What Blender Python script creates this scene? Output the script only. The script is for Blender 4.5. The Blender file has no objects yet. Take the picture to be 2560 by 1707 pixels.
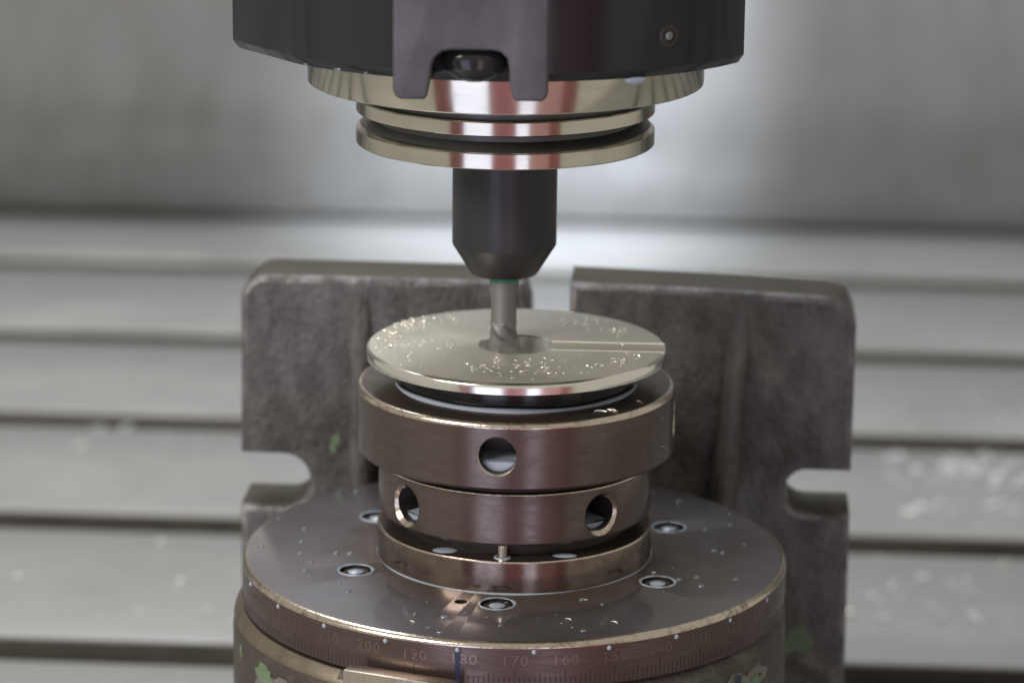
import bpy, bmesh, math, random
from mathutils import Vector, Matrix
random.seed(11)
rad = math.radians
S = 0.001                       # all shapes are written in millimetres
sc = bpy.context.scene
COL = sc.collection

# ------------------------------------------------------------------ camera
cam = bpy.data.cameras.new('camera')
camo = bpy.data.objects.new('camera', cam); COL.objects.link(camo); sc.camera = camo
PITCH, ROLL = rad(14.65), .010
fw = Vector((0, math.cos(PITCH), -math.sin(PITCH)))
r0 = Vector((1, 0, 0)); u0 = r0.cross(fw)
rv = r0*math.cos(ROLL) + u0*math.sin(ROLL); uv = -r0*math.sin(ROLL) + u0*math.cos(ROLL)
m = Matrix((rv, uv, -fw)).transposed().to_4x4()
m.translation = Vector((-.92731, -640.6808, 168.2332))*S
camo.matrix_world = m
cam.sensor_width = 36; cam.lens = 110.2; cam.clip_start = .01; cam.clip_end = 20
cam.dof.use_dof = True; cam.dof.focus_distance = .628; cam.dof.aperture_fstop = 14

# ------------------------------------------------------------------ light
w = bpy.data.worlds.new('World'); sc.world = w; w.use_nodes = True
bg = w.node_tree.nodes['Background']
bg.inputs[0].default_value = (.258, .250, .222, 1); bg.inputs[1].default_value = 1.6

def area(name, loc, target, sx, sy, L, col):
    l = bpy.data.lights.new(name, 'AREA'); l.shape = 'RECTANGLE'; l.size = sx; l.size_y = sy
    l.energy = L*math.pi*sx*sy; l.color = col
    o = bpy.data.objects.new(name, l); COL.objects.link(o); o.location = loc
    o.rotation_euler = (Vector(target) - Vector(loc)).to_track_quat('-Z', 'Y').to_euler()
    return o
area('machine_lamp', (-.55, -.48, .44), (0, .1, -.05), .40, .22, 19.0, (1, .95, .87))
area('ceiling_lamp', (-.24, .62, .93), (-.12, .46, -.145), .70, .42, 7.0, (.88, .94, 1))
sl = bpy.data.lights.new('wall_spot', 'SPOT'); sl.energy = 80; sl.spot_size = rad(20); sl.spot_blend = 1; sl.shadow_soft_size = .03; sl.color = (.84, .91, 1)
so = bpy.data.objects.new('wall_spot', sl); COL.objects.link(so); so.location = (.12, .24, .40)
so.rotation_euler = (Vector((.010, .75, -.078)) - so.location).to_track_quat('-Z', 'Y').to_euler()
s2 = bpy.data.objects.new('wall_spot', sl.copy()); COL.objects.link(s2); s2.data.energy = 12; s2.data.spot_size = rad(30); s2.location = (.42, .30, .55)  # second spot added to lift the upper right of the wall
s2.rotation_euler = (Vector((.22, .75, .07)) - s2.location).to_track_quat('-Z', 'Y').to_euler()
def strip(name, a0, a1, L, col, z0=-.75, z1=.16, d=.95):
    a = rad((a0+a1)/2); wd = d*(math.tan(rad((a1-a0)/2))*2)
    c = (d*math.sin(a), -d*math.cos(a), (z0+z1)/2)
    area(name, c, (0, 0, (z0+z1)/2), wd, z1-z0, L, col)
strip('white_band_strip', -31, -10, 1.7, (.68, .78, 1))  # unseen strip lights added for the white bands mirrored in the rings
strip('red_band_strip', -9.5, 7.5, .13, (1, .45, .58))  # unseen red strip lights added for the pink bands between the white ones
strip('white_band_strip', 8, 17.5, 1.6, (.70, .78, 1))
strip('red_band_strip', 18, 33, .22, (1, .72, .72))

vs = sc.view_settings
vs.view_transform = 'Standard'; vs.look = 'None'; vs.gamma = 1; vs.exposure = .2; vs.use_curve_mapping = False
sc.cycles.use_denoising = True
sc.cycles.sample_clamp_indirect = 6

# ------------------------------------------------------------------ materials
def mat(name, base, metal=0, rough=.5, col2=None, nscale=.2, nlo=.35, nhi=.7, stretch=(1, 1, 1), bump=0, bscale=1., bdist=.1,
        aniso=0, arot=0, coat=0, crough=.08, rvar=0, trans=0, spec=.5, detail=6):
    M = bpy.data.materials.new(name); M.use_nodes = True
    N = M.node_tree.nodes; Lk = M.node_tree.links
    b = N['Principled BSDF']
    b.inputs['Base Color'].default_value = (*base, 1); b.inputs['Metallic'].default_value = metal
    b.inputs['Roughness'].default_value = rough; b.inputs['Specular IOR Level'].default_value = spec
    b.inputs['Coat Weight'].default_value = coat; b.inputs['Coat Roughness'].default_value = crough
    b.inputs['Transmission Weight'].default_value = trans
    tc = N.new('ShaderNodeTexCoord'); mp = N.new('ShaderNodeMapping')
    mp.inputs['Scale'].default_value = tuple(1000*s for s in stretch)
    Lk.new(tc.outputs['Object'], mp.inputs['Vector'])
    def noise(s, d=detail):
        n = N.new('ShaderNodeTexNoise'); n.inputs['Scale'].default_value = s; n.inputs['Detail'].default_value = d
        n.inputs['Roughness'].default_value = .62
        Lk.new(mp.outputs[0], n.inputs['Vector']); return n
    def ramp(src, lo, hi):
        q = N.new('ShaderNodeMapRange'); q.inputs['From Min'].default_value = lo; q.inputs['From Max'].default_value = hi
        Lk.new(src, q.inputs['Value']); return q.outputs[0]
    if col2 is not None or rvar:
        f = ramp(noise(nscale).outputs['Fac'], nlo, nhi)
        if col2 is not None:
            mx = N.new('ShaderNodeMix'); mx.data_type = 'RGBA'
            mx.inputs[6].default_value = (*base, 1); mx.inputs[7].default_value = (*col2, 1)
            Lk.new(f, mx.inputs[0]); Lk.new(mx.outputs[2], b.inputs['Base Color'])
        if rvar:
            q = N.new('ShaderNodeMapRange'); q.inputs['To Min'].default_value = max(.03, rough-rvar); q.inputs['To Max'].default_value = rough+rvar
            Lk.new(f, q.inputs['Value']); Lk.new(q.outputs[0], b.inputs['Roughness'])
    if bump:
        bp = N.new('ShaderNodeBump'); bp.inputs['Strength'].default_value = bump; bp.inputs['Distance'].default_value = bdist*S
        Lk.new(noise(bscale, 5).outputs['Fac'], bp.inputs['Height']); Lk.new(bp.outputs[0], b.inputs['Normal'])
    if aniso:
        b.inputs['Anisotropic'].default_value = aniso; b.inputs['Anisotropic Rotation'].default_value = arot
        t = N.new('ShaderNodeTangent'); t.direction_type = 'RADIAL'; t.axis = 'Z'; Lk.new(t.outputs[0], b.inputs['Tangent'])
    return M

M = {}
M['steel'] = mat('ground_steel', (.62, .585, .50), 1, .13, col2=(.55, .52, .44), nscale=.06, stretch=(1, 1, 6), rvar=.02)
M['steeldark'] = mat('shaded_steel_groove', (.10, .10, .095), .6, .38)  # steel darkened to hold the shadow in grooves and under the nose ring
M['black'] = mat('black_oxide_steel', (.022, .022, .024), .2, .36, col2=(.032, .031, .032), nscale=.15, bump=.05, bscale=2)
M['housing'] = mat('black_gloss_spindle_paint', (.014, .014, .016), 0, .17, rvar=.03, nscale=.05, spec=.5)
M['key'] = mat('dark_phosphated_steel', (.080, .076, .084), .5, .46, col2=(.125, .118, .135), nscale=.10, bump=.12, bscale=1.5)
M['carbide'] = mat('grey_carbide', (.23, .225, .225), .7, .46)
M['borebright'] = mat('bright_bored_wall', (.80, .79, .77), .68, .16)
M['green'] = mat('green_band', (.02, .22, .12), 0, .4)
M['alu'] = mat('turned_nickel_silver', (.60, .576, .508), .66, .34, aniso=.5, arot=0, rvar=.05, nscale=.12)
M['aluedge'] = mat('bright_cut_edge', (.82, .79, .73), 1, .17, rvar=.04, nscale=.3)
M['brown'] = mat('browned_steel', (.150, .117, .103), .8, .24, col2=(.110, .087, .078), nscale=.5, rvar=.05, bump=.10, bscale=1.2, stretch=(.5, .5, 2), nlo=.3, nhi=.7)
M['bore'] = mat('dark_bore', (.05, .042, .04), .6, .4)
M['worn'] = mat('worn_bright_edge', (.62, .54, .45), 1, .26, col2=(.28, .21, .16), nscale=.5, nlo=.5, nhi=.72, rvar=.08, bump=.35, bscale=1.1, bdist=.15)
M['dialtop'] = mat('oily_dial_face', (.150, .138, .155), .6, .42, col2=(.100, .084, .078), nscale=.035, nlo=.4, nhi=.75, coat=.9, crough=.10, bump=.04, bscale=.12, bdist=.3)
M['dialside'] = mat('browned_dial_side', (.145, .102, .092), .75, .32, col2=(.09, .066, .06), nscale=.3, rvar=.08, bump=.08, bscale=1.2, stretch=(.35, .35, 2.5), nlo=.3, nhi=.7)
M['mark'] = mat('engraved_mark', (.23, .175, .15), 1, .32)
M['tick'] = mat('engraved_tick', (.05, .036, .033), .5, .45)
M['ink'] = mat('blue_ink', (.028, .028, .075), .1, .42)
M['rim'] = mat('machined_cast_rim', (.22, .185, .14), .8, .46, col2=(.15, .125, .095), nscale=.2, bump=.15, bscale=1.2)
M['cast'] = mat('rough_cast_iron', (.076, .069, .067), .35, .40, col2=(.185, .174, .174), nscale=.2, nlo=.40, nhi=.80, stretch=(1, 1, .55), rvar=.16, bump=1, bscale=.9, bdist=1.1, coat=.35, crough=.22)
M['castedge'] = mat('rubbed_cast_edge', (.21, .195, .205), .6, .36, col2=(.09, .084, .085), nscale=.16, nlo=.4, nhi=.62, bump=.7, bscale=.7, bdist=.6)
M['casttop'] = mat('machined_cast_top', (.085, .074, .056), .2, .55, col2=(.06, .052, .04), nscale=.08, bump=.2, bscale=.6, bdist=.4, spec=.3)
M['body'] = mat('grimy_bare_casting', (.07, .055, .045), .4, .48, col2=(.14, .125, .11), nscale=.12, nlo=.5, nhi=.7, bump=.5, bscale=.6, bdist=.6)
M['paint'] = mat('green_machine_paint', (.14, .20, .115), 0, .5, col2=(.10, .15, .085), nscale=.3)
M['primer'] = mat('grey_filler', (.19, .175, .155), 0, .6, col2=(.12, .105, .09), nscale=.4)
M['pointer'] = mat('brushed_pointer_steel', (.55, .49, .40), 1, .32, col2=(.40, .36, .30), nscale=.5, stretch=(2.5, 1, .12), nlo=.3, nhi=.7)
M['bed'] = mat('ground_bed_iron', (.42, .42, .417), .2, .38, col2=(.29, .288, .285), nscale=.025, rvar=.14, bump=.06, bscale=.08, bdist=.5, nlo=.3, nhi=.8)
M['slot'] = mat('shaded_recess', (.050, .046, .040), .1, .6, col2=(.085, .075, .06), nscale=.05)  # dark tone puts shade into the slots and the wall gap
M['basesteel'] = mat('bare_turned_steel', (.21, .165, .140), .9, .17, col2=(.13, .10, .085), nscale=.3, rvar=.05, bump=.08, bscale=1.0, nlo=.35, nhi=.75)
M['wall'] = mat('brushed_sheet_metal', (.285, .287, .292), .35, .38, col2=(.205, .20, .192), nscale=.05, stretch=(1, 1, .4), nlo=.3, nhi=.8, rvar=.06, bump=.08, bscale=.008, bdist=6)
M['coolant'] = mat('milky_coolant', (.44, .50, .59), 0, .12, trans=.3, spec=.6)
M['drop'] = mat('coolant_drop', (.42, .46, .52), 0, .06, trans=.7, spec=.8)
M['chip'] = mat('bright_chip', (.95, .93, .87), .6, .26)
M['slotfloor'] = mat('milled_slot_floor', (.50, .47, .40), .7, .34)
M['edge_glint'] = mat('pale_edge_glint', (.93, .92, .88), .3, .3)
M['reflector'] = mat('red_reflector_paint', (.33, .105, .11), 0, .5)
M['bedchip'] = mat('wet_bed_chip', (.72, .73, .74), .0, .35)

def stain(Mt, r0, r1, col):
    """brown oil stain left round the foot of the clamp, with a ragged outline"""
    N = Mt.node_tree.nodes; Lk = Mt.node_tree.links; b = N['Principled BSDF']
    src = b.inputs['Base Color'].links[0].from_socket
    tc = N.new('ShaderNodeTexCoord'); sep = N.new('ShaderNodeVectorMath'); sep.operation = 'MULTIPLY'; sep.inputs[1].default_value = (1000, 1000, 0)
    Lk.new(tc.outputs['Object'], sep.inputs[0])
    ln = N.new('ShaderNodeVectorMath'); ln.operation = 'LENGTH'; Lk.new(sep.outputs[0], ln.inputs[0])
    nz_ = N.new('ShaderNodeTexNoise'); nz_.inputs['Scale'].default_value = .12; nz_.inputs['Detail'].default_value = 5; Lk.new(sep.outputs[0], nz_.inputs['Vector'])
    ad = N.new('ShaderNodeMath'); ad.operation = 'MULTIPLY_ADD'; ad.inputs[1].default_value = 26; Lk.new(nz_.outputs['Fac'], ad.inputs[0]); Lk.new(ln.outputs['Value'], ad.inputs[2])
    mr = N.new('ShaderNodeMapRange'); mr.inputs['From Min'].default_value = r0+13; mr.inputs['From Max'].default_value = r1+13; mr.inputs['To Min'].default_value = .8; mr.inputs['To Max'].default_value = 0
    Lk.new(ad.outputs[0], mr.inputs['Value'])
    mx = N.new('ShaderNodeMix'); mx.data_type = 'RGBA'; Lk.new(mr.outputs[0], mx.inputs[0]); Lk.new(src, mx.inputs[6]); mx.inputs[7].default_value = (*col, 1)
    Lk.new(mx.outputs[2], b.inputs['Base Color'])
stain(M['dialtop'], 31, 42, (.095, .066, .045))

# ------------------------------------------------------------------ helpers
def origin(o):
    v = Vector((0, 0, 0))
    while o is not None: v += o.location; o = o.parent
    return v
def link(name, me, mats, parent=None, loc=(0, 0, 0)):
    o = bpy.data.objects.new(name, me); COL.objects.link(o)
    for q in mats: me.materials.append(M[q])
    if parent is not None: o.parent = parent
    o.location = Vector(loc)*S
    return o
def finish(me, ang=35):
    for p in me.polygons: p.use_smooth = True
    me.set_sharp_from_angle(angle=rad(ang))
def obj(name, verts, faces, mats, parent=None, mi=None, base=None, ang=35):
    """verts in world millimetres; base = this object's own origin in world mm (defaults to the parent's)"""
    po = origin(parent)/S if parent is not None else Vector((0, 0, 0))
    b = Vector(base) if base is not None else po
    me = bpy.data.meshes.new(name)
    me.from_pydata([((x-b.x)*S, (y-b.y)*S, (z-b.z)*S) for x, y, z in verts], [], faces)
    if mi:
        for p, k in zip(me.polygons, mi): p.material_index = k
    me.update(); finish(me, ang)
    return link(name, me, mats, parent, b-po)
def tag(o, label=None, cat=None, group=None, kind=None):
    if label: o['label'] = label
    if cat: o['category'] = cat
    if group: o['group'] = group
    if kind: o['kind'] = kind
    return o
def empty(name, loc, rz=0):
    o = bpy.data.objects.new(name, None); COL.objects.link(o); o.location = Vector(loc)*S; o.empty_display_size = .01
    o.rotation_euler.z = rz
    return o
def lathe_data(prof, cx=0, cy=0, n=160, matids=None, closed=False):
    """prof: (r,z) from top or bottom along the outline; r == 0 ends become fans; closed joins last to first"""
    V, F, MI, idx = [], [], [], []
    for r, z in prof:
        if r < 1e-6: idx.append([len(V)]); V.append((cx, cy, z))
        else:
            idx.append(list(range(len(V), len(V)+n)))
            for k in range(n):
                a = 2*math.pi*k/n; V.append((cx+r*math.cos(a), cy+r*math.sin(a), z))
    pairs = [(i, i+1) for i in range(len(prof)-1)] + ([(len(prof)-1, 0)] if closed else [])
    for s, (i, j) in enumerate(pairs):
        A, B = idx[i], idx[j]; mid = matids[s] if matids else 0
        for k in range(n):
            k2 = (k+1) % n
            if len(A) == 1: F.append((A[0], B[k2], B[k]))
            elif len(B) == 1: F.append((A[k], A[k2], B[0]))
            else: F.append((A[k], A[k2], B[k2], B[k]))
            MI.append(mid)
    return V, F, MI
def lathe(name, prof, mats, parent=None, cx=0, cy=0, n=160, matids=None, closed=False, base=None, ang=35):
    V, F, MI = lathe_data(prof, cx, cy, n, matids, closed)
    o = obj(name, V, F, mats, parent, MI, base, ang)
    bm = bmesh.new(); bm.from_mesh(o.data); bmesh.ops.recalc_face_normals(bm, faces=bm.faces); bm.to_mesh(o.data); bm.free()
    finish(o.data, ang)
    return o
def xform(V, Mx): return [tuple(Mx @ Vector(v)) for v in V]
def box_data(x0, x1, y0, y1, z0, z1):
    V = [(x, y, z) for z in (z0, z1) for y in (y0, y1) for x in (x0, x1)]
    F = [(0, 2, 3, 1), (4, 5, 7, 6), (0, 1, 5, 4), (2, 6, 7, 3), (0, 4, 6, 2), (1, 3, 7, 5)]
    return V, F
def merge(parts):
    V, F = [], []
    for v, f in parts:
        b = len(V); V += list(v); F += [tuple(i+b for i in q) for q in f]
    return V, F
def bevel_obj(o, width, seg=2, ang=30, mi=-1):
    bm = bmesh.new(); bm.from_mesh(o.data)
    es = [e for e in bm.edges if len(e.link_faces) == 2 and e.calc_face_angle(0) > rad(ang)]
    r = bmesh.ops.bevel(bm, geom=es, offset=width*S, segments=seg, profile=.5, affect='EDGES', clamp_overlap=True, material=mi)
    bm.to_mesh(o.data); bm.free(); finish(o.data, 40)
def cut(o, cutters):
    """boolean-subtract (verts, faces, material index list) given in world mm from o, then drop the cutters"""
    b = origin(o)/S
    for V, F, MI in cutters:
        me = bpy.data.meshes.new('cut')
        me.from_pydata([((x-b.x)*S, (y-b.y)*S, (z-b.z)*S) for x, y, z in V], [], F)
        for p, k in zip(me.polygons, MI): p.material_index = k
        for q in o.data.materials: me.materials.append(q)
        bm = bmesh.new(); bm.from_mesh(me); bmesh.ops.recalc_face_normals(bm, faces=bm.faces); bm.to_mesh(me); bm.free()
        c = bpy.data.objects.new('cut', me); COL.objects.link(c); c.location = b*S
        md = o.modifiers.new('b', 'BOOLEAN'); md.object = c; md.operation = 'DIFFERENCE'; md.solver = 'EXACT'
        bpy.context.view_layer.update()
        ev = o.evaluated_get(bpy.context.evaluated_depsgraph_get())
        new = bpy.data.meshes.new_from_object(ev)
        o.modifiers.clear(); old = o.data; nm = old.name; o.data = new
        bpy.data.meshes.remove(old); new.name = nm
        bpy.data.objects.remove(c); bpy.data.meshes.remove(me)
    finish(o.data, 35)
def rod(p0, p1, r0_, r1_=None, n=24):
    """solid tapered rod between two points as (V,F)"""
    r1_ = r0_ if r1_ is None else r1_
    p0, p1 = Vector(p0), Vector(p1); d = (p1-p0).normalized(); a = d.orthogonal().normalized(); b = d.cross(a)
    V, F = [], []
    for p, r in ((p0, r0_), (p1, r1_)):
        for k in range(n):
            t = 2*math.pi*k/n; V.append(tuple(p+a*(r*math.cos(t))+b*(r*math.sin(t))))
    F = [(k, (k+1) % n, n+(k+1) % n, n+k) for k in range(n)]
    F += [tuple(range(n))[::-1], tuple(range(n, 2*n))]
    return V, F
def radial(phi, r, z, cx=0, cy=0):          # phi in degrees, 0 = towards the camera (-Y), + to the right
    a = rad(phi); return Vector((cx+r*math.sin(a), cy-r*math.cos(a), z))
def blob(rx, ry, rz, n=12, mm=5, half=False, jig=0):
    V, F = [], []
    t1 = math.pi/2 if half else math.pi
    V.append((0, 0, rz))
    for i in range(1, mm+1):
        t = t1*i/mm
        if not half and i == mm: V.append((0, 0, -rz)); break
        for k in range(n):
            a = 2*math.pi*k/n; j = 1+random.uniform(-jig, jig)
            V.append((rx*j*math.sin(t)*math.cos(a), ry*j*math.sin(t)*math.sin(a), rz*math.cos(t)))
    for k in range(n): F.append((0, 1+k, 1+(k+1) % n))
    rings = mm if half else mm-1
    for i in range(rings-1):
        for k in range(n):
            a, b = 1+i*n+k, 1+i*n+(k+1) % n; F.append((a, a+n, b+n, b))
    if not half:
        l = len(V)-1; s = 1+(rings-1)*n
        for k in range(n): F.append((l, s+(k+1) % n, s+k))
    return V, F
def move(d, v, rz=0):
    Mx = Matrix.Translation(Vector(v)) @ Matrix.Rotation(rz, 4, 'Z')
    return xform(d[0], Mx), d[1]

# ------------------------------------------------------------------ setting: T-slot bed and back wall
BED = -145.
YAW = rad(-3.6)
ex = Vector((math.cos(YAW), math.sin(YAW), 0)); ey = Vector((-math.sin(YAW), math.cos(YAW), 0))
def bedpt(u, v, z): p = ex*u + ey*v; return (p.x, p.y, z)
bed = empty('machine_bed', (0, 0, 0)); tag(bed, kind='structure')
UL = 900
def bedbox(name, v0, v1, z0, z1, m_, bev=.8):
    V, F = box_data(-UL, UL, v0, v1, z0, z1)
    V = [bedpt(x, y, z) for x, y, z in V]
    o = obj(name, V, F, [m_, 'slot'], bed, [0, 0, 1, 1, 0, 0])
    if bev: bevel_obj(o, bev, 2, mi=0)
    return o
bedbox('slot_floor', -260, 800, BED-60, BED-22, 'slot', 0)
slots = [-39.0, 79.0, 197.0, 315.0, 431.0, 548.3, 671.4]
SW = [20]*7
prev = -250
for s_, wd in zip(slots, SW):
    bedbox('bed_strip', prev, s_-wd/2, BED-22, BED, 'bed', 1.2); prev = s_+wd/2
bedbox('bed_strip', prev, 772, BED-22, BED, 'bed', 1.2)
wl = empty('back_wall', (0, 0, 0)); tag(wl, kind='structure')
V, F = [], []
nx, nz = 60, 120
wy = lambda u, z: 750 + 17*max(0, 1-(z-BED-6)/62)**2 + 2.2*math.sin(u*.009+.6) + 1.6*math.sin(z*.015+u*.004)  # foot curved back so that the lower wall falls into shade
for j in range(nz+1):
    for i in range(nx+1):
        u = -UL+2*UL*i/nx; z = BED+3+700*j/nz
        V.append(bedpt(u, wy(u, z), z))
for j in range(nz):
    for i in range(nx):
        a = j*(nx+1)+i; F.append((a, a+1, a+nx+2, a+nx+1))
obj('wall_panel', V, F, ['wall'], wl)
V, F = box_data(-UL, UL, 778, 800, BED-40, BED+720); V = [bedpt(*v) for v in V]
obj('wall_backing', V, F, ['slot'], wl)  # dark sheet behind the gap, added as the shadow line at the wall foot

# red panel added unseen behind the camera to give the bright rings red reflections
dr = empty('red_reflector', (0, 0, 0)); tag(dr, kind='structure')
V, F = [], []
for k in range(25):
    a = rad(-42+84*k/24)
    for d_ in (1010, 1030):
        for z in (-760, 170): V.append((d_*math.sin(a), -d_*math.cos(a), z))
for k in range(24):
    b_ = 4*k; F += [(b_, b_+4, b_+5, b_+1), (b_+2, b_+3, b_+7, b_+6), (b_, b_+2, b_+6, b_+4), (b_+1, b_+5, b_+7, b_+3)]
F += [(0, 1, 3, 2), (96, 98, 99, 97)]
obj('reflector_panel', V, F, ['reflector'], dr)

# ------------------------------------------------------------------ rotary table
rt = empty('rotary_table', (0, 0, BED))
tag(rt, 'brown steel rotary indexing table with upright cast foot plate, standing on the slotted bed', 'rotary table')
# foot plate
PO = Vector((7, 63, 0))
def plpt(x, z, off): p = PO + ex*x + ey*off; return (p.x, p.y, z)
def arc(cx, cz, r, a0, a1, n=8): return [(cx+r*math.cos(rad(a0+(a1-a0)*k/n)), cz+r*math.sin(rad(a0+(a1-a0)*k/n))) for k in range(n+1)]
out = [(-72, BED), (-72, -57.5)] + arc(-61.8, -51.1, 6.35, 270, 450, 14) + [(-71.8, -44.7)]
out += [(-71.4, -20)] + arc(-65.2, -7.8, 6.2, 180, 90, 6) + [(-22, -1.7), (-5.2, -1.8), (-5.2, -4.2), (-4.9, -6.2), (-4.2, -8.3), (-3.9, -17), (-2, -20), (1, -21), (4, -20), (5.3, -17), (5.4, -1.6)]
out += [(40, -2.5), (62, -3.4)] + arc(64.5, -10.5, 7, 88, 0, 6) + [(71.5, -45.2)] + arc(61.4, -50.4, 5.2, 90, 270, 14) + [(71.6, -55.6), (72, BED)]
n = len(out); TH = 19
V = [plpt(x, z, 0) for x, z in out] + [plpt(x, z, TH) for x, z in out]
F = [tuple(range(n)), tuple(range(2*n-1, n-1, -1))] + [(i, n+i, n+(i+1) % n, (i+1) % n) for i in range(n)]
fp = obj('foot_plate', V, F, ['cast', 'castedge', 'casttop'], rt)
bm = bmesh.new(); bm.from_mesh(fp.data); bmesh.ops.recalc_face_normals(bm, faces=bm.faces)
for f in bm.faces:
    if f.normal.z > .6: f.material_index = 2
es = [e for e in bm.edges if len(e.link_faces) == 2 and all(len(f.verts) in (4, n) for f in e.link_faces) and any(len(f.verts) == n for f in e.link_faces)]
bmesh.ops.bevel(bm, geom=es, offset=1.5*S, segments=3, profile=.5, affect='EDGES', clamp_overlap=True, material=1)
bm.to_mesh(fp.data); bm.free(); finish(fp.data, 40)
def rib(x0, w0, x1, w1, p0, p1, z0, z1):
    """a gusset on the foot plate: centre line x0..x1, half widths, depth p0..p1 from top z0 to bottom z1"""
    V, F = [], []; K = 14; J = 10
    for k in range(K+1):
        t = k/K; z = z0+(z1-z0)*t; xc = x0+(x1-x0)*t; hw = w0+(w1-w0)*t; dp = (p0+(p1-p0)*t)*min(1, 3*t+.15)
        for j in range(J+1):
            a = math.pi*j/J
            V.append(plpt(xc-hw*math.cos(a), z, .5-dp*math.sin(a)**.7))
    for k in range(K):
        for j in range(J):
            a = k*(J+1)+j; F.append((a, a+J+1, a+J+2, a+1))
    return obj('rib', V, F, ['cast'], rt, ang=50)
rib(-43.5, 2.6, -42.5, 3.6, 4.0, 8, -6, -80)
rib(44.6, 2.6, 40.2, 4.0, 4.0, 8.5, -8, -80)
# raised pads between rib and edge
def pad(pts, dp):
    n = len(pts); V = [plpt(x, z, -dp) for x, z in pts] + [plpt(x, z, 1) for x, z in pts]
    F = [tuple(range(n)), tuple(range(2*n-1, n-1, -1))] + [(i, n+i, n+(i+1) % n, (i+1) % n) for i in range(n)]
    o = obj('pad', V, F, ['cast', 'castedge'], rt)
    bm = bmesh.new(); bm.from_mesh(o.data); bmesh.ops.recalc_face_normals(bm, faces=bm.faces); bm.to_mesh(o.data); bm.free()
    bevel_obj(o, .9, 3); return o
# body below the dial
lathe('base_body', [(0, -57), (58.0, -57), (59.1, -58.4), (59.5, -61), (59.9, -128), (66, -133), (66, BED), (0, BED)], ['body'], rt, -.9, 0)
V, F = box_data(-46, 46, 20, 66, BED+.5, -60); o = obj('neck_block', V, F, ['body'], rt); bevel_obj(o, 3, 3)
V, F = box_data(-68, -50, 8, 40, BED+.5, -70); V[4] = (-60, 8, -66); V[6] = (-60, 40, -66); o = obj('worm_housing', V, F, ['body'], rt); bevel_obj(o, 2.5, 3)
rm = lathe('base_rim', [(56.6, -55.7), (57.5, -55.7), (59.0, -57.2), (59.3, -58.2), (56.6, -58.2)], ['rim', 'body'], rt, -.9, 0, closed=True)
for p in rm.data.polygons:
    c = p.center; ph = math.degrees(math.atan2(c.x, -c.y))
    if not -125 < ph < -33 + 3*math.sin(c.z*900): p.material_index = 1

# dial
DZ, DR, DB = -45.4, 58.3, -55.2
lathe_prof = [(0, DZ), (DR-1.2, DZ), (DR-.55, DZ-.22), (DR-.15, DZ-.62), (DR, DZ-1.2), (DR, DB+.5), (DR-.4, DB), (0, DB)]
dial = lathe('dial', lathe_prof, ['dialtop', 'worn', 'dialside', 'bore'], rt, matids=[0, 1, 1, 1, 2, 2, 2], base=(0, 0, DB), n=240)
scr = [(-95.6, 35.2), (-156.3, 36.4), (-34.0, 36.2), (26, 37.8), (84.5, 36.5), (144, 37.6)]
spos = [(r*math.cos(rad(a)), r*math.sin(rad(a))) for a, r in scr]
cuts = []
for x, y in spos:
    V, F = rod((x, y, DZ+2), (x, y, DZ-2.2), 3.5, n=40); cuts.append((V, F, [3]*len(F)))
V, F = rod((-10.9, -34, DZ+2), (-10.9, -34, DZ-2), 1.35, n=28); cuts.append((V, F, [3]*len(F)))
IDX = [a-.0 for a in (-71, -56, -41, -26, -11, 4, 19, 34, 49, 64)]
cut(dial, cuts)
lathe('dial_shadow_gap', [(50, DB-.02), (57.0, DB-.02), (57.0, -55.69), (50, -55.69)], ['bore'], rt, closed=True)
for i, (x, y) in enumerate(spos):
    s = lathe('screw', [(0, DZ-1.3), (1.45, DZ-1.3), (1.5, DZ-.5), (2.7, DZ-.45), (3.0, DZ-.75), (3.0, DZ-2.2), (0, DZ-2.2)], ['bore', 'brown'], dial, x, y, 32, matids=[0, 0, 1, 1, 1, 1])
for a in IDX:
    p = radial(a, DR, -47.3); q = blob(.5, .3, .52, 12, 6)
    Mx = Matrix.Translation(p) @ Matrix.Rotation(rad(a), 4, 'Z')
    obj('index_hole', xform(q[0], Mx), q[1], ['coolant'], dial)
# numerals
def text_mesh(txt, size):
    c = bpy.data.curves.new('t', 'FONT'); c.body = txt; c.size = size; c.align_x = 'CENTER'; c.align_y = 'CENTER'
    c.extrude = .035; c.resolution_u = 3; c.space_character = 1.15
    o = bpy.data.objects.new('t', c); COL.objects.link(o); bpy.context.view_layer.update()
    me = bpy.data.meshes.new_from_object(o.evaluated_get(bpy.context.evaluated_depsgraph_get()))
    V = [tuple(v.co) for v in me.vertices]; F = [tuple(p.vertices) for p in me.polygons]
    bpy.data.objects.remove(o); bpy.data.curves.remove(c); bpy.data.meshes.remove(me)
    return V, F
for num in range(90, 260, 10):
    phi = 170-num+.2
    V, F = text_mesh(str(num), 3.0)
    W_ = []
    for x, y, z in V:
        a = phi + math.degrees(x*1.12/DR); W_.append(tuple(radial(a, DR+z, -49.2+y*1.02)))
    obj('numeral', W_, F, ['mark'], dial)
tk = []
for d in range(-90, 91):
    L = 3.4 if d % 10 == 0 else 2.8 if d % 5 == 0 else 2.1
    V, F = box_data(-.11, .11, -.02, .02, -54.5, -54.5+L)
    Mx = Matrix.Translation(radial(d+.2, DR, 0)) @ Matrix.Rotation(rad(d+.2), 4, 'Z'); tk.append((xform(V, Mx), F))
V, F = merge(tk); tag(obj('degree_marks', V, F, ['tick'], dial), kind='stuff')
def ink(phi, z0, z1, r, wd):
    K = 16; V, F = [], []
    for k in range(K+1):
        z = z0+(z1-z0)*k/K
        for s in (-1, 1): V.append(tuple(radial(phi+math.degrees(s*wd*random.uniform(.75, 1.1)/2/r), r+.045, z)))
    for k in range(K): F.append((2*k, 2*k+1, 2*k+3, 2*k+2))
    return V, F
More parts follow.
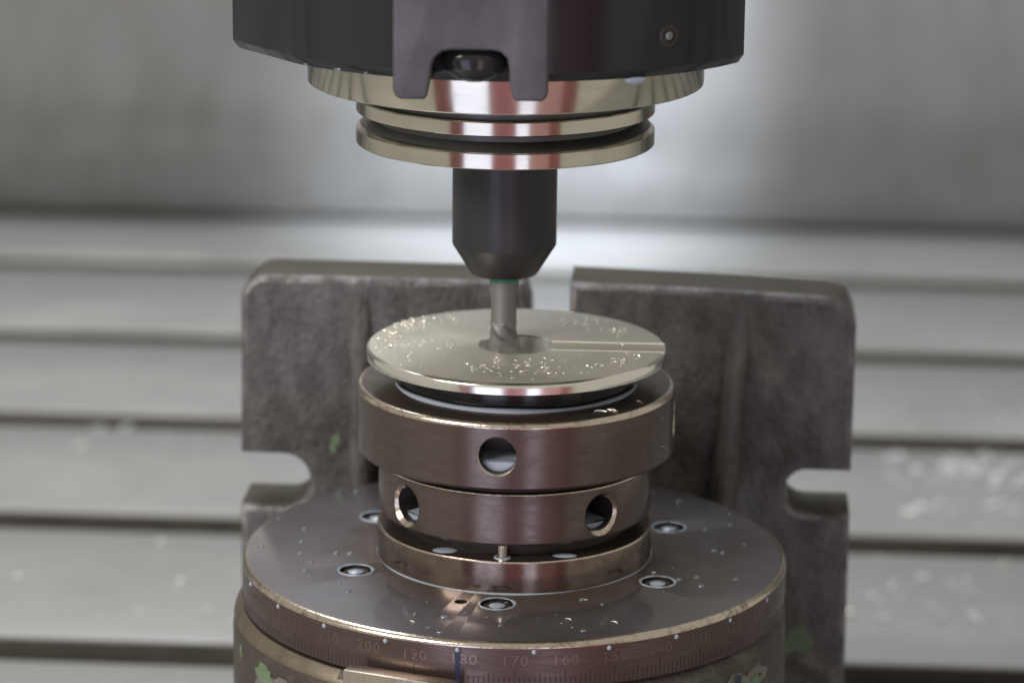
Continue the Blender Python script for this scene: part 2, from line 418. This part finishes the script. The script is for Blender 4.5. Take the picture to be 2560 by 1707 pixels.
V, F = ink(-10.9, -46.8, -54.6, DR, 1.3); obj('ink_line', V, F, ['ink'], dial)
V, F = ink(51, -59.4, -66, 59.5, 1.4); obj('ink_line', V, F, ['ink'], rt)
# pointer plate
Mx = Matrix.Translation(radial(-21.5, 0, 0)) @ Matrix.Rotation(rad(-21.5), 4, 'Z')
V, F = box_data(-12.6, 12.4, -64.0, -60.2, -76, -52.3)
V[4] = (-11.2, -64.0, -52.3); V[6] = (-11.2, -60.2, -52.3)
o = obj('pointer_plate', xform(V, Mx), F, ['pointer'], rt); bevel_obj(o, .35, 2)
# paint flakes left on the casting
def flake(name, phi, z, r, wx, wz, m_, lift, seed):
    rr = random.Random(seed); K = 30; V = [tuple(radial(phi, r+lift, z, -.9))]; ph = [rr.uniform(0, 6.28) for _ in range(4)]
    for k in range(K):
        a = 2*math.pi*k/K; q = 1+.28*math.sin(2*a+ph[0])+.20*math.sin(3*a+ph[1])+.14*math.sin(5*a+ph[2])+.08*math.sin(9*a+ph[3])
        V.append(tuple(radial(phi+math.degrees(wx*q*math.cos(a)/r), r+lift, z+wz*q*math.sin(a), -.9)))
    V += [tuple(radial(math.degrees(math.atan2(x+.9, -y)), r-.4, zz, -.9)) for x, y, zz in V[1:]]
    F = [(0, 1+k, 1+(k+1) % K) for k in range(K)] + [(1+k, 1+K+k, 1+K+(k+1) % K, 1+(k+1) % K) for k in range(K)]
    return obj(name, V, F, [m_], rt)
flake('filler_patch', 55.5, -62.6, 59.6, 6.2, 3.6, 'primer', .05, 4)
flake('paint_flake', 56, -63.6, 59.6, 3.9, 2.7, 'paint', .16, 7)
flake('filler_patch', 47, -66.5, 59.6, 2.0, 1.6, 'primer', .05, 9)
flake('paint_flake', -57.5, -62.9, 59.6, 3.6, 2.4, 'paint', .14, 12)
flake('paint_flake', -53.5, -65.4, 59.6, 3.2, 2.2, 'paint', .14, 15)
flake('filler_patch', -54, -64.5, 59.6, 5.2, 3.2, 'primer', .04, 21)
flake('paint_flake', -71, -62.0, 59.6, 1.0, 1.0, 'paint', .1, 27)
def pflake(x, z, wx, wz, m_, seed):
    rr = random.Random(seed); K = 26; ph = [rr.uniform(0, 6.28) for _ in range(3)]; V = [plpt(x, z, -.12)]
    for k in range(K):
        a = 2*math.pi*k/K; q = 1+.3*math.sin(2*a+ph[0])+.2*math.sin(3*a+ph[1])+.15*math.sin(5*a+ph[2])
        V.append(plpt(x+wx*q*math.cos(a), z+wz*q*math.sin(a), -.12))
    V += [plpt((Vector(v)-PO).dot(ex), v[2], .3) for v in V[1:]]
    F = [(0, 1+(k+1) % K, 1+k) for k in range(K)] + [(1+k, 1+(k+1) % K, 1+K+(k+1) % K, 1+K+k) for k in range(K)]
    obj('paint_flake', V, F, [m_], rt)
pflake(60.5, -87, 2.6, 4.4, 'paint', 3); pflake(64, -92, 3.0, 1.6, 'primer', 5); pflake(69.5, -96, 1.2, 4, 'primer', 8)
pflake(-49.5, -41.5, 1.0, 2.2, 'paint', 31)

# ------------------------------------------------------------------ ring clamp
rc = empty('ring_clamp', (0, 0, DZ))
tag(rc, 'stacked browned steel clamping rings with radial holes on the rotary table', 'clamp')
BR = 29.37
lathe('base_ring', [(0, -38.3), (BR-.5, -38.3), (BR-.15, -38.42), (BR, -38.75), (BR, DZ), (0, DZ)], ['brown', 'worn', 'basesteel'], rc, matids=[0, 1, 1, 2, 0], n=200)
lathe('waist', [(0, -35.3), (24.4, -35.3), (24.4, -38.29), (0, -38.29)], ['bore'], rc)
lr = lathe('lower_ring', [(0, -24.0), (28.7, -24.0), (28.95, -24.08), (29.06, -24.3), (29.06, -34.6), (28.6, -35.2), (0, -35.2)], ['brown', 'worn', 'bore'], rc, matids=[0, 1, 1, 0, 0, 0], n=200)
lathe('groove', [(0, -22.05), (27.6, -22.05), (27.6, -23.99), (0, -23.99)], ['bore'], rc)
UR = 33.75
ur = lathe('upper_ring', [(0, -7.6), (UR-1.1, -7.6), (UR-.5, -7.75), (UR-.12, -8.15), (UR, -8.8), (UR, -21.3), (UR-.5, -21.9), (0, -21.9)], ['brown', 'worn', 'bore'], rc, matids=[0, 1, 1, 1, 0, 0, 0], n=220)
def hole_cut(phi, r, z, hr, depth, ch=.28):
    prof = [(0, r-depth), (hr, r-depth), (hr, r-ch-.12), (hr+ch+3, r+3-.12), (0, r+2.88)]
    V, F, MI = lathe_data(prof, n=44, matids=[2, 2, 1, 1])
    Mx = Matrix.Translation((0, 0, z)) @ Matrix.Rotation(rad(phi-90), 4, 'Z') @ Matrix.Rotation(rad(90), 4, 'Y')
    return xform(V, Mx), F, MI
cut(ur, [hole_cut(a, UR, -14.6, 3.85, 9) for a in (-6.3, 83.7, 173.7, 263.7)])
cut(lr, [hole_cut(a, 29.06, -30.0, 3.7, 9, .75) for a in (-51.5, 38.2, 128, 218)])
pins = [(-2.46, -26.7)]
V, F = rod((-2.46, -26.7, -38.2), (-2.46, -26.7, -35.1), 1.15); obj('pin', V, F, ['steel'], rc)
lathe('boss', [(0, -7.3), (7.95, -7.3), (7.95, -2.3), (24.0, -2.3), (24.0, -3.0), (25.0, -4.0), (25.0, -7.55), (0, -7.55)], ['housing', 'borebright', 'brown'], rc, 0, .5, n=160, matids=[2, 1, 0, 0, 0, 0, 0])

# ------------------------------------------------------------------ workpiece
wp = lathe('disc_workpiece', [(7.85, -.22), (8.1, 0), (31.05, 0), (31.6, -.35), (31.75, -.6), (31.75, -2.35), (31.5, -2.6), (24.2, -2.6), (24.2, -2.25), (7.85, -2.25)], ['alu', 'aluedge', 'borebright', 'slotfloor'], None, 0, .5, 240,
           matids=[1, 0, 1, 1, 1, 1, 0, 0, 0, 2], closed=True, base=(0, .5, -2.25))
sec = [(-3.1, -.3), (3.1, -.3), (3.1, -.16), (3.1+3.16, 3), (-3.1-3.16, 3), (-3.1, -.16)]
V = [(x, y, z) for x in (5.5, 36) for y, z in sec]
F = [(0, 1, 2, 3, 4, 5), (11, 10, 9, 8, 7, 6)] + [(i, 6+i, 6+(i+1) % 6, (i+1) % 6) for i in range(6)]
Mx = Matrix.Translation((0, .15, 0)) @ Matrix.Rotation(rad(-3), 4, 'Z')
cut(wp, [(xform(V, Mx), F, [0, 0, 3, 1, 1, 0, 1, 1])])
for yy, r_, x1 in ((3.35, .15, 31.2), (-3.3, .09, 31.2)):
    V, F = rod((7.3, yy, -.02), (x1, yy, -.02), r_, n=8); obj('edge_glint', xform(V, Mx), F, ['edge_glint'], wp)  # pale rods added to draw bright glints along the slot edges
tag(wp, 'thin bright turned metal disc with centre hole and shallow slot, under the cutter', 'disc')

# ------------------------------------------------------------------ spindle
SX, SY = -2.75, 4.
sp = empty('milling_spindle', (SX, SY, 56))
tag(sp, 'black milling machine spindle head with drive key, hanging at the top', 'spindle')
HR, FL = 56.1, 47.1
a0 = math.acos(FL/HR)
pts = [(math.cos(a), math.sin(a)) for a in [a0+(2*math.pi-2*a0)*k/200 for k in range(201)]]
pts = [q for q in pts if q[0] > -42/HR]; k_ = next(i for i in range(len(pts)) if pts[i][1] < 0)
pts = pts[:k_] + [(-42/HR, 37.2/HR), (-55.0/HR, 18.6/HR), (-55.0/HR, -18.6/HR), (-42/HR, -37.2/HR)] + pts[k_:]
V, F = [], []; rows = [(HR-1.5, 65.0), (HR-1.25, 65.05), (HR-.1, 66.6), (HR, 66.9), (HR, 190)]
for r_, z in rows:
    for cx_, cy_ in pts: V.append((SX+min(r_*cx_, FL), SY+r_*cy_, z))
npt = len(pts)
for i in range(len(rows)-1):
    for k in range(npt): F.append((i*npt+k, i*npt+(k+1) % npt, (i+1)*npt+(k+1) % npt, (i+1)*npt+k))
F.append(tuple(range(npt))[::-1]); F.append(tuple(range(4*npt, 5*npt)))
obj('housing', V, F, ['housing'], sp, ang=30)
lathe('nose_ring', [(0, 56.2), (29.6, 56.2), (40.85, 56.0), (41.05, 56.1), (41.15, 56.35), (41.15, 66), (0, 66)], ['steel', 'steeldark'], sp, SX, SY, 220, matids=[1, 0, 0, 0, 0, 1])
# drive key
kp = [(-23.85, 150), (-23.85, 64.7), (-23.4, 63.4), (-22.3, 62.8), (-17.9, 62.8), (-17.3, 63.6), (-16.8, 66), (-16.5, 69.2), (-15.9, 70.8), (-14.6, 71.9), (-13, 72.2), (-5, 72.2), (-3.6, 71.9), (-2.4, 70.8), (-2.0, 69.2), (-1.9, 66), (-1.3, 63.4), (-.7, 62.6), (4.3, 62.6), (5.1, 63.3), (5.45, 64.5), (5.45, 150)]
n = len(kp); V = [(x, -58.4, z) for x, z in kp] + [(x, -46, z) for x, z in kp]
F = [tuple(range(n)), tuple(range(2*n-1, n-1, -1))] + [(i, n+i, n+(i+1) % n, (i+1) % n) for i in range(n)]
o = obj('drive_key', V, F, ['key'], sp)
bm = bmesh.new(); bm.from_mesh(o.data); bmesh.ops.recalc_face_normals(bm, faces=bm.faces)
es = [e for e in bm.edges if any(len(f.verts) == n for f in e.link_faces)]
bmesh.ops.bevel(bm, geom=es, offset=.7*S, segments=3, profile=.5, affect='EDGES', clamp_overlap=True); bm.to_mesh(o.data); bm.free(); finish(o.data, 40)
q = blob(6.4, 4.0, 4.2, 28, 12); V, F = move(q, (-8.6, -52.2, 69.4)); obj('key_bolt', V, F, ['housing'], sp)
Mx = Matrix.Translation(radial(34.1, HR-1.3, 72.8, SX, SY)) @ Matrix.Rotation(rad(34.1-90), 4, 'Z') @ Matrix.Rotation(rad(90), 4, 'Y')
V, F, MI = lathe_data([(0, .6), (1.1, .7), (1.3, 1.45), (2.0, 1.5), (2.2, 1.3), (2.2, 0), (0, 0)], n=28, matids=[1, 0, 0, 0, 0, 0])
sw = obj('set_screw', xform(V, Mx), F, ['bore', 'coolant'], sp, MI)
q = blob(.95, .95, .6, 16, 8); obj('socket', xform(q[0], Mx @ Matrix.Translation((0, 0, 1.2))), q[1], ['drop'], sw)

# ------------------------------------------------------------------ tool holder
th = empty('tool_holder', (SX, SY, 14.5))
tag(th, 'tool holder with bright grooved steel flange and black tapered nose', 'tool holder')
lathe('flange', [(0, 43.05), (30.95, 43.05), (31.16, 43.25), (31.16, 46.15), (30.3, 46.95), (28.3, 47.7), (27.4, 48.0), (27.4, 49.0), (28.3, 49.3), (30.95, 49.75), (31.16, 49.95), (31.16, 52.5), (30.9, 52.75), (29.4, 52.8), (29.4, 57), (0, 57)],
      ['steel', 'steeldark'], th, SX, SY, 220, matids=[0, 0, 0, 0, 1, 1, 1, 1, 1, 0, 0, 0, 1, 1, 1])
lathe('nose', [(3.25, 16.5), (3.3, 14.75), (5.9, 14.5), (6.9, 14.75), (7.45, 15.5), (10.9, 21.0), (11, 21.4), (11, 43.09), (3.25, 43.09)], ['black'], th, SX, SY, 160, closed=True, ang=24)

# ------------------------------------------------------------------ end mill
em = empty('end_mill', (SX, SY, .4))
tag(em, 'slim grey carbide end mill with green band, reaching into the disc hole', 'end mill')
lathe('shank', [(0, 40), (3.1, 40), (3.1, 11.0), (2.72, 9.4), (2.70, 4.2), (0, 4.2)], ['carbide'], em, SX, SY, 64)
lathe('colour_band', [(3.1, 14.3), (3.17, 14.25), (3.17, 13.15), (3.1, 13.1)], ['green'], em, SX, SY, 64, closed=True)
V, F = [], []; KZ = 22; NP = 48
for k in range(KZ+1):
    z = 4.25-3.85*k/KZ; tw = rad(35)*k/KZ*3
    for j in range(NP):
        a = 2*math.pi*j/NP; s = (4*a/(2*math.pi)) % 1.0
        r_ = 2.9 if s < .22 else 2.9-.24*math.sin(math.pi*(s-.22)/.78)**.8
        if k == 0: r_ = min(r_, 2.7)
        V.append((SX+r_*math.cos(a+tw), SY+r_*math.sin(a+tw), z))
for k in range(KZ):
    for j in range(NP): F.append((k*NP+j, (k+1)*NP+j, (k+1)*NP+(j+1) % NP, k*NP+(j+1) % NP))
F.append(tuple(range(NP))); F.append(tuple(range(KZ*NP, (KZ+1)*NP))[::-1])
o = obj('flutes', V, F, ['carbide'], em, ang=40)

# ------------------------------------------------------------------ coolant
def ringtorus(R, r_, z, cx=0, cy=0, n=64, mth=8, a0=0, a1=360, wob=0, sq=1):
    V, F = [], []; full = a1-a0 >= 360; K = n if full else n+1
    for k in range(K):
        ph = a0+(a1-a0)*k/n; a = rad(ph); ta = 1 if full else math.sin(math.pi*k/n)**.35+.02
        q = r_*ta*(1+wob*(math.sin(a*3+1)*.5+math.sin(a*7)*.5))
        for j in range(mth):
            t = 2*math.pi*j/mth
            V.append((cx+(R+q*math.cos(t))*math.cos(a), cy+(R+q*math.cos(t))*math.sin(a), z+sq*q*math.sin(t)))
    for k in range(K if full else K-1):
        for j in range(mth):
            k2 = (k+1) % K; F.append((k*mth+j, k2*mth+j, k2*mth+(j+1) % mth, k*mth+(j+1) % mth))
    return V, F
def stuff(name, parts, m_, label, cat, ang=50):
    V, F = merge(parts); o = obj(name, V, F, [m_], None, ang=ang)
    return tag(o, label, cat, kind='stuff')
stuff('coolant_bead', [ringtorus(25.6, .85, -7.45, n=140, a0=188, a1=353, wob=.35, sq=.7)], 'coolant', 'bluish bead of coolant lying around the boss under the disc', 'coolant')
stuff('coolant_seam', [ringtorus(BR+.05, .17, DZ+.04, n=160, wob=.9)], 'coolant', 'thin pale line of coolant round the foot of the clamping rings', 'coolant')
for (x, y), wh in zip(spos, ('nearest', 'left', 'right', 'right far', 'hidden', 'left far')):
    if wh == 'hidden': continue
    lab = {'nearest': 'coolant ring round the screw nearest the camera on the rotary table', 'left': 'coolant ring round the left screw of the rotary table',
           'right': 'coolant ring round the front right screw of the rotary table', 'right far': 'coolant ring round the far right screw beside the clamping rings',
           'left far': 'coolant ring round the far left screw half hidden by the clamping rings'}[wh]
    q = blob(1.75, 1.6, .5, 20, 5)
    stuff('coolant_ring', [ringtorus(3.65, .30, DZ, x, y, 48, wob=.45, sq=.45), move(q, (x, y, DZ-.45))], 'coolant', lab, 'coolant')
def pool(phi, r, z, hr, depth, fill):
    V, F = [], []; K = 16; J = 8
    for j in range(J+1):
        d = -depth + .1 + (depth-2.6)*j/J
        fl = fill*(1-.25*(j/J)**2)
        for k in range(K+1):
            a = rad(180+180*k/K); x = hr*math.cos(a)*.985; zz = hr*math.sin(a)*.985
            V.append((x, d, zz))
        ztop = -hr+fl
        for k in range(K+1):
            x = hr*.985*math.cos(rad(360-180*k/K)); lim = hr*math.sqrt(max(0, 1-(ztop/hr)**2))*.985
            V.append((max(-lim, min(lim, x)), d, ztop))
    row = 2*(K+1)
    for j in range(J):
        for k in range(row): F.append((j*row+k, j*row+(k+1) % row, (j+1)*row+(k+1) % row, (j+1)*row+k))
    for j in (0, J):
        F.append(tuple(range(j*row, j*row+row)))
    V2 = []
    for x, d, zz in V:
        if zz > -hr+fill: zz = -hr+fill
        V2.append((x, -(r+d), zz+z))
    return xform(V2, Matrix.Rotation(rad(phi), 4, 'Z')), F
stuff('coolant_pool', [pool(-6.3, UR, -14.6, 3.85, 9, 2.6)], 'coolant', 'milky coolant standing in the hole of the upper clamping ring', 'coolant')
stuff('coolant_pool', [pool(-51.5, 29.06, -30, 3.7, 9, 1.5)], 'coolant', 'milky coolant in the left hole of the lower clamping ring', 'coolant')
stuff('coolant_pool', [pool(38.2, 29.06, -30, 3.7, 9, 1.6)], 'coolant', 'milky coolant in the right hole of the lower clamping ring', 'coolant')
q = blob(2.6, 1.8, .35, 20, 4, True); V, F = move(q, (-14.4, -22.3, -38.32)); tag(obj('coolant_spot', V, F, ['coolant']), 'pale coolant spot in the gap left of the pin', 'coolant', kind='stuff')
q = blob(2.6, 1.3, .35, 20, 4, True); V, F = move(q, (10.4, -25.0, -38.32)); tag(obj('coolant_spot', V, F, ['coolant']), 'pale coolant spot in the gap right of the pin', 'coolant', kind='stuff')
stuff('coolant_spot', [ringtorus(1.5, .3, -38.28, -2.46, -26.7, 28)], 'coolant', 'small coolant ring round the foot of the bright pin', 'coolant')
drops = [(-54.4, .1), (-46.0, 3.3), (-45.7, -4.0), (-43, -9.8), (-44, -15.5), (-38.1, -3.8), (-35, -3.7), (-34.2, -28.2), (-36.2, -23.6), (18.1, -34.7), (14.1, -31.9), (41.9, 15.2), (47.4, 18.5), (48.1, 26.4), (43, .2), (44.7, -1.2), (49.8, 4.9), (34.5, -18.7), (38.3, -17.2), (38.9, -22.7), (46.4, -18.3), (31.6, 43), (37.2, 35.7), (-8.7, -49.3), (9.6, -46.2), (13.9, -50.7), (11.7, -48.7), (-28.3, -17.8), (-17, -49.6), (-52.1, 20), (-45.9, 12.4), (-39.8, 39.7), (-35.8, 40.5), (-2.6, -47.9), (-20, -42), (-14, -43.5)]
pr = []
for x, y in drops:
    r_ = random.uniform(.35, .75); pr.append(move(blob(r_*random.uniform(1, 1.5), r_, r_*.55, 12, 4, True), (x, y, DZ-.02), random.uniform(0, 3)))
for _ in range(46):
    a = random.uniform(0, 6.28); r_ = random.uniform(32, 56); s = random.uniform(.12, .3)
    pr.append(move(blob(s, s, s*.6, 8, 3, True), (r_*math.cos(a), r_*math.sin(a), DZ-.02)))
stuff('coolant_droplets', pr, 'drop', 'scattered droplets of coolant on the dial face', 'droplets')
q = blob(2.4, .8, .75, 20, 10); Mx = Matrix.Translation(radial(27, HR-.8, 64.9, SX, SY)) @ Matrix.Rotation(rad(27), 4, 'Z')
tag(obj('coolant_drop', xform([(x, y, z*(1.5 if z < 0 else .5)*(1 if z > 0 else 1)) for x, y, z in q[0]], Mx), q[1], ['coolant']), 'white coolant drop hanging from the lower edge of the black spindle', 'drop')
pr = []
for a, s in ((-36, .6), (-29, .35), (-45, .4)):
    pr.append((xform(blob(s*1.6, s*.5, s*.45, 12, 6)[0], Matrix.Translation(radial(a, HR-.9, 65.4, SX, SY)) @ Matrix.Rotation(rad(a), 4, 'Z')), blob(s, s, s, 12, 6)[1]))
stuff('coolant_droplets', pr, 'drop', 'few small droplets along the left lower edge of the black spindle', 'droplets')

# ------------------------------------------------------------------ swarf
def curl(L, wd, R, pitch, rr):
    """a thin curled ribbon as (V,F)"""
    K = 7; V, F = [], []; a0_ = rr.uniform(0, 6.28); tot = L/R
    for k in range(K+1):
        t = a0_+tot*k/K; p = Vector((R*math.cos(t), R*math.sin(t), pitch*k/K))
        up = Vector((.35*math.cos(t), .35*math.sin(t), 1)).normalized()*wd*(.35+.65*math.sin(math.pi*(k+.5)/(K+1)))
        nrm = Vector((math.cos(t), math.sin(t), -.35))*.03
        for q_ in (p, p+up, p+up+nrm, p+nrm): V.append(tuple(q_))
    for k in range(K):
        a = 4*k
        for j in range(4): F.append((a+j, a+4+j, a+4+(j+1) % 4, a+(j+1) % 4))
    F += [(0, 1, 2, 3), (4*K+3, 4*K+2, 4*K+1, 4*K)]
    return V, F
rr = random.Random(5)
def scatter(n, angs, rads, size, zz=0.0):
    P = []
    for _ in range(n):
        a = rad(rr.uniform(*angs)); r_ = rr.uniform(*rads); s = rr.uniform(*size)
        d = curl(s, rr.uniform(.06, .17), rr.uniform(.25, .7), rr.uniform(-.1, .25), rr)
        Mx = Matrix.Translation((r_*math.cos(a), .5+r_*math.sin(a), zz+.03)) @ Matrix.Rotation(rr.uniform(0, 6.28), 4, 'Z') @ Matrix.Rotation(rr.uniform(-.5, .9), 4, 'X')
        V_ = xform(d[0], Mx); lo = min(v[2] for v in V_); V_ = [(x, y, z-lo+zz+.01) for x, y, z in V_]
        P.append((V_, d[1]))
    return P
sw = scatter(46, (140, 176), (25, 31), (.9, 2.2)) + scatter(34, (176, 214), (21, 30.5), (.6, 1.5)) + scatter(22, (112, 142), (24, 30.5), (.6, 1.4)) \
   + scatter(24, (38, 66), (19, 30), (.7, 1.6)) + scatter(10, (66, 110), (26, 31), (.5, 1.2)) + scatter(26, (245, 272), (13, 28), (.7, 1.7)) \
   + scatter(22, (272, 296), (12, 29), (.7, 1.7)) + scatter(18, (318, 345), (22, 29), (.6, 1.5)) + scatter(12, (296, 318), (15, 28), (.5, 1.2)) \
   + scatter(14, (20, 38), (22, 30), (.6, 1.4)) + scatter(20, (0, 360), (11, 30), (.4, 1.0)) + scatter(10, (170, 200), (11, 21), (.5, 1.2))
def big(n, angs, rads):
    P = []
    for _ in range(n):
        a = rad(rr.uniform(*angs)); r_ = rr.uniform(*rads); d = curl(rr.uniform(2.2, 4.2), rr.uniform(.10, .22), rr.uniform(.4, .85), rr.uniform(.1, .5), rr)
        Mx = Matrix.Rotation(rr.uniform(0, 6.28), 4, 'Z') @ Matrix.Rotation(rr.uniform(-.9, .9), 4, 'X'); V_ = xform(d[0], Mx); lo = min(v[2] for v in V_)
        P.append(([(x+r_*math.cos(a), y+.5+r_*math.sin(a), z-lo+.01) for x, y, z in V_], d[1]))
    return P
sw += big(16, (138, 172), (26, 30)) + big(5, (172, 205), (24, 29)) + big(5, (42, 60), (21, 29)) + big(4, (255, 290), (17, 27)) + big(3, (320, 340), (23, 28))
stuff('swarf', sw, 'chip', 'tiny curled metal chips scattered over the bright disc', 'swarf', 60)
pr = []
for phi, z in ((62, -12), (63, -15), (61.5, -9.4), (64, -18)):
    d = curl(rr.uniform(1.5, 3), .16, .9, 1.5, rr); Mx = Matrix.Translation(radial(phi, UR+.1, z)) @ Matrix.Rotation(rad(phi), 4, 'Z') @ Matrix.Rotation(rad(80), 4, 'Y')
    pr.append((xform([(x*.35, y*.25, zz_) for x, y, zz_ in d[0]], Mx), d[1]))
for x, y in ((17.5, -25.5), (18.6, -25.0), (19.6, -24.6), (24.5, -18.0), (21.5, -23.0)):
    d = curl(rr.uniform(1.6, 3.2), .25, 1.6, .2, rr); V_ = xform(d[0], Matrix.Translation((x, y, -7.5))); lo = min(v[2] for v in V_)
    pr.append(([(a, b, c-lo-7.59) for a, b, c in V_], d[1]))
for x, y in ((-20.8, -47.5), (-9.5, -37.6), (15.2, -33.1), (29.8, -21.5+6), (-14.5, -52.5), (20, -46.5), (11, -45)):
    d = curl(rr.uniform(1.2, 2.4), .22, .8, .25, rr); V_ = xform(d[0], Matrix.Translation((x, y, DZ))); lo = min(v[2] for v in V_)
    pr.append(([(a, b, c-lo+DZ+.01) for a, b, c in V_], d[1]))
stuff('swarf', pr, 'chip', 'few stray chips on the browned rings and dial edge', 'swarf', 60)
def flakechip(s, rr):
    K = 8; top = []; e = rr.uniform(.35, .8); b_ = rr.uniform(-.3, .3)
    for k in range(K):
        a = 2*math.pi*k/K; q = s*.5*rr.uniform(.55, 1.15); x, y = q*math.cos(a), e*q*math.sin(a)
        top.append((x, y, .12*s*math.cos(x/s*3)+b_*x*.5))
    V_ = top + [(x, y, z-.12*s) for x, y, z in top]; F_ = [tuple(range(K)), tuple(range(2*K-1, K-1, -1))] + [(k, K+k, K+(k+1) % K, (k+1) % K) for k in range(K)]
    lo = min(v[2] for v in V_); return [(x, y, z-lo) for x, y, z in V_], F_
pr = []
def heap(n, x0, x1, y0, y1, s0, s1):
    for _ in range(n):
        x, y = rr.uniform(x0, x1), rr.uniform(y0, y1)
        v = Vector((x, y, 0)).dot(ey)
        if any(abs(v-s_) < 9.5 for s_ in slots): continue
        q = flakechip(rr.uniform(s0, s1), rr); pr.append(move(q, (x, y, BED+.02), rr.uniform(0, 6)))
heap(70, 128, 185, 335, 408, 2, 5.5); heap(26, 150, 185, 360, 405, 3, 6); heap(20, 108, 140, 228, 276, 2, 5); heap(14, 100, 160, 225, 340, 1.5, 3.5)
heap(14, 110, 190, 430, 500, 1.5, 3.5)
stuff('swarf', pr, 'bedchip', 'pale chips strewn over the bed strips right of the rotary table', 'swarf', 60)
pr = []
heap(12, -160, -90, 405, 440, 1.5, 4); heap(16, -190, -80, 200, 500, 1, 3); heap(5, -150, -135, 428, 434, 3, 5)
stuff('swarf', pr, 'bedchip', 'few pale chips on the bed strips left of the rotary table', 'swarf', 60)
for (x, y), lab in zip([(-150, 405.4), (-111, 300), (-100.9, 262.6), (-150.6, 265.1), (153.3, 288), (100.4, 240.3)],
        ['glinting chip farthest back on the left bed strips', 'glinting chip just behind a slot, left of the rotary table', 'glinting chip nearest the rotary table on the left bed strip',
         'glinting chip at the left edge of the picture on the bed', 'glinting chip by the slot at the right edge of the picture', 'glinting chip close to the right side of the foot plate']):
    q = blob(1.1, .9, .7, 10, 5, False, .25); V, F = move(q, (x, y, BED+1.0)); tag(obj('metal_chip', V, F, ['chip'], None, base=(x, y, BED)), lab, 'chip', 'glinting chips on the bed')
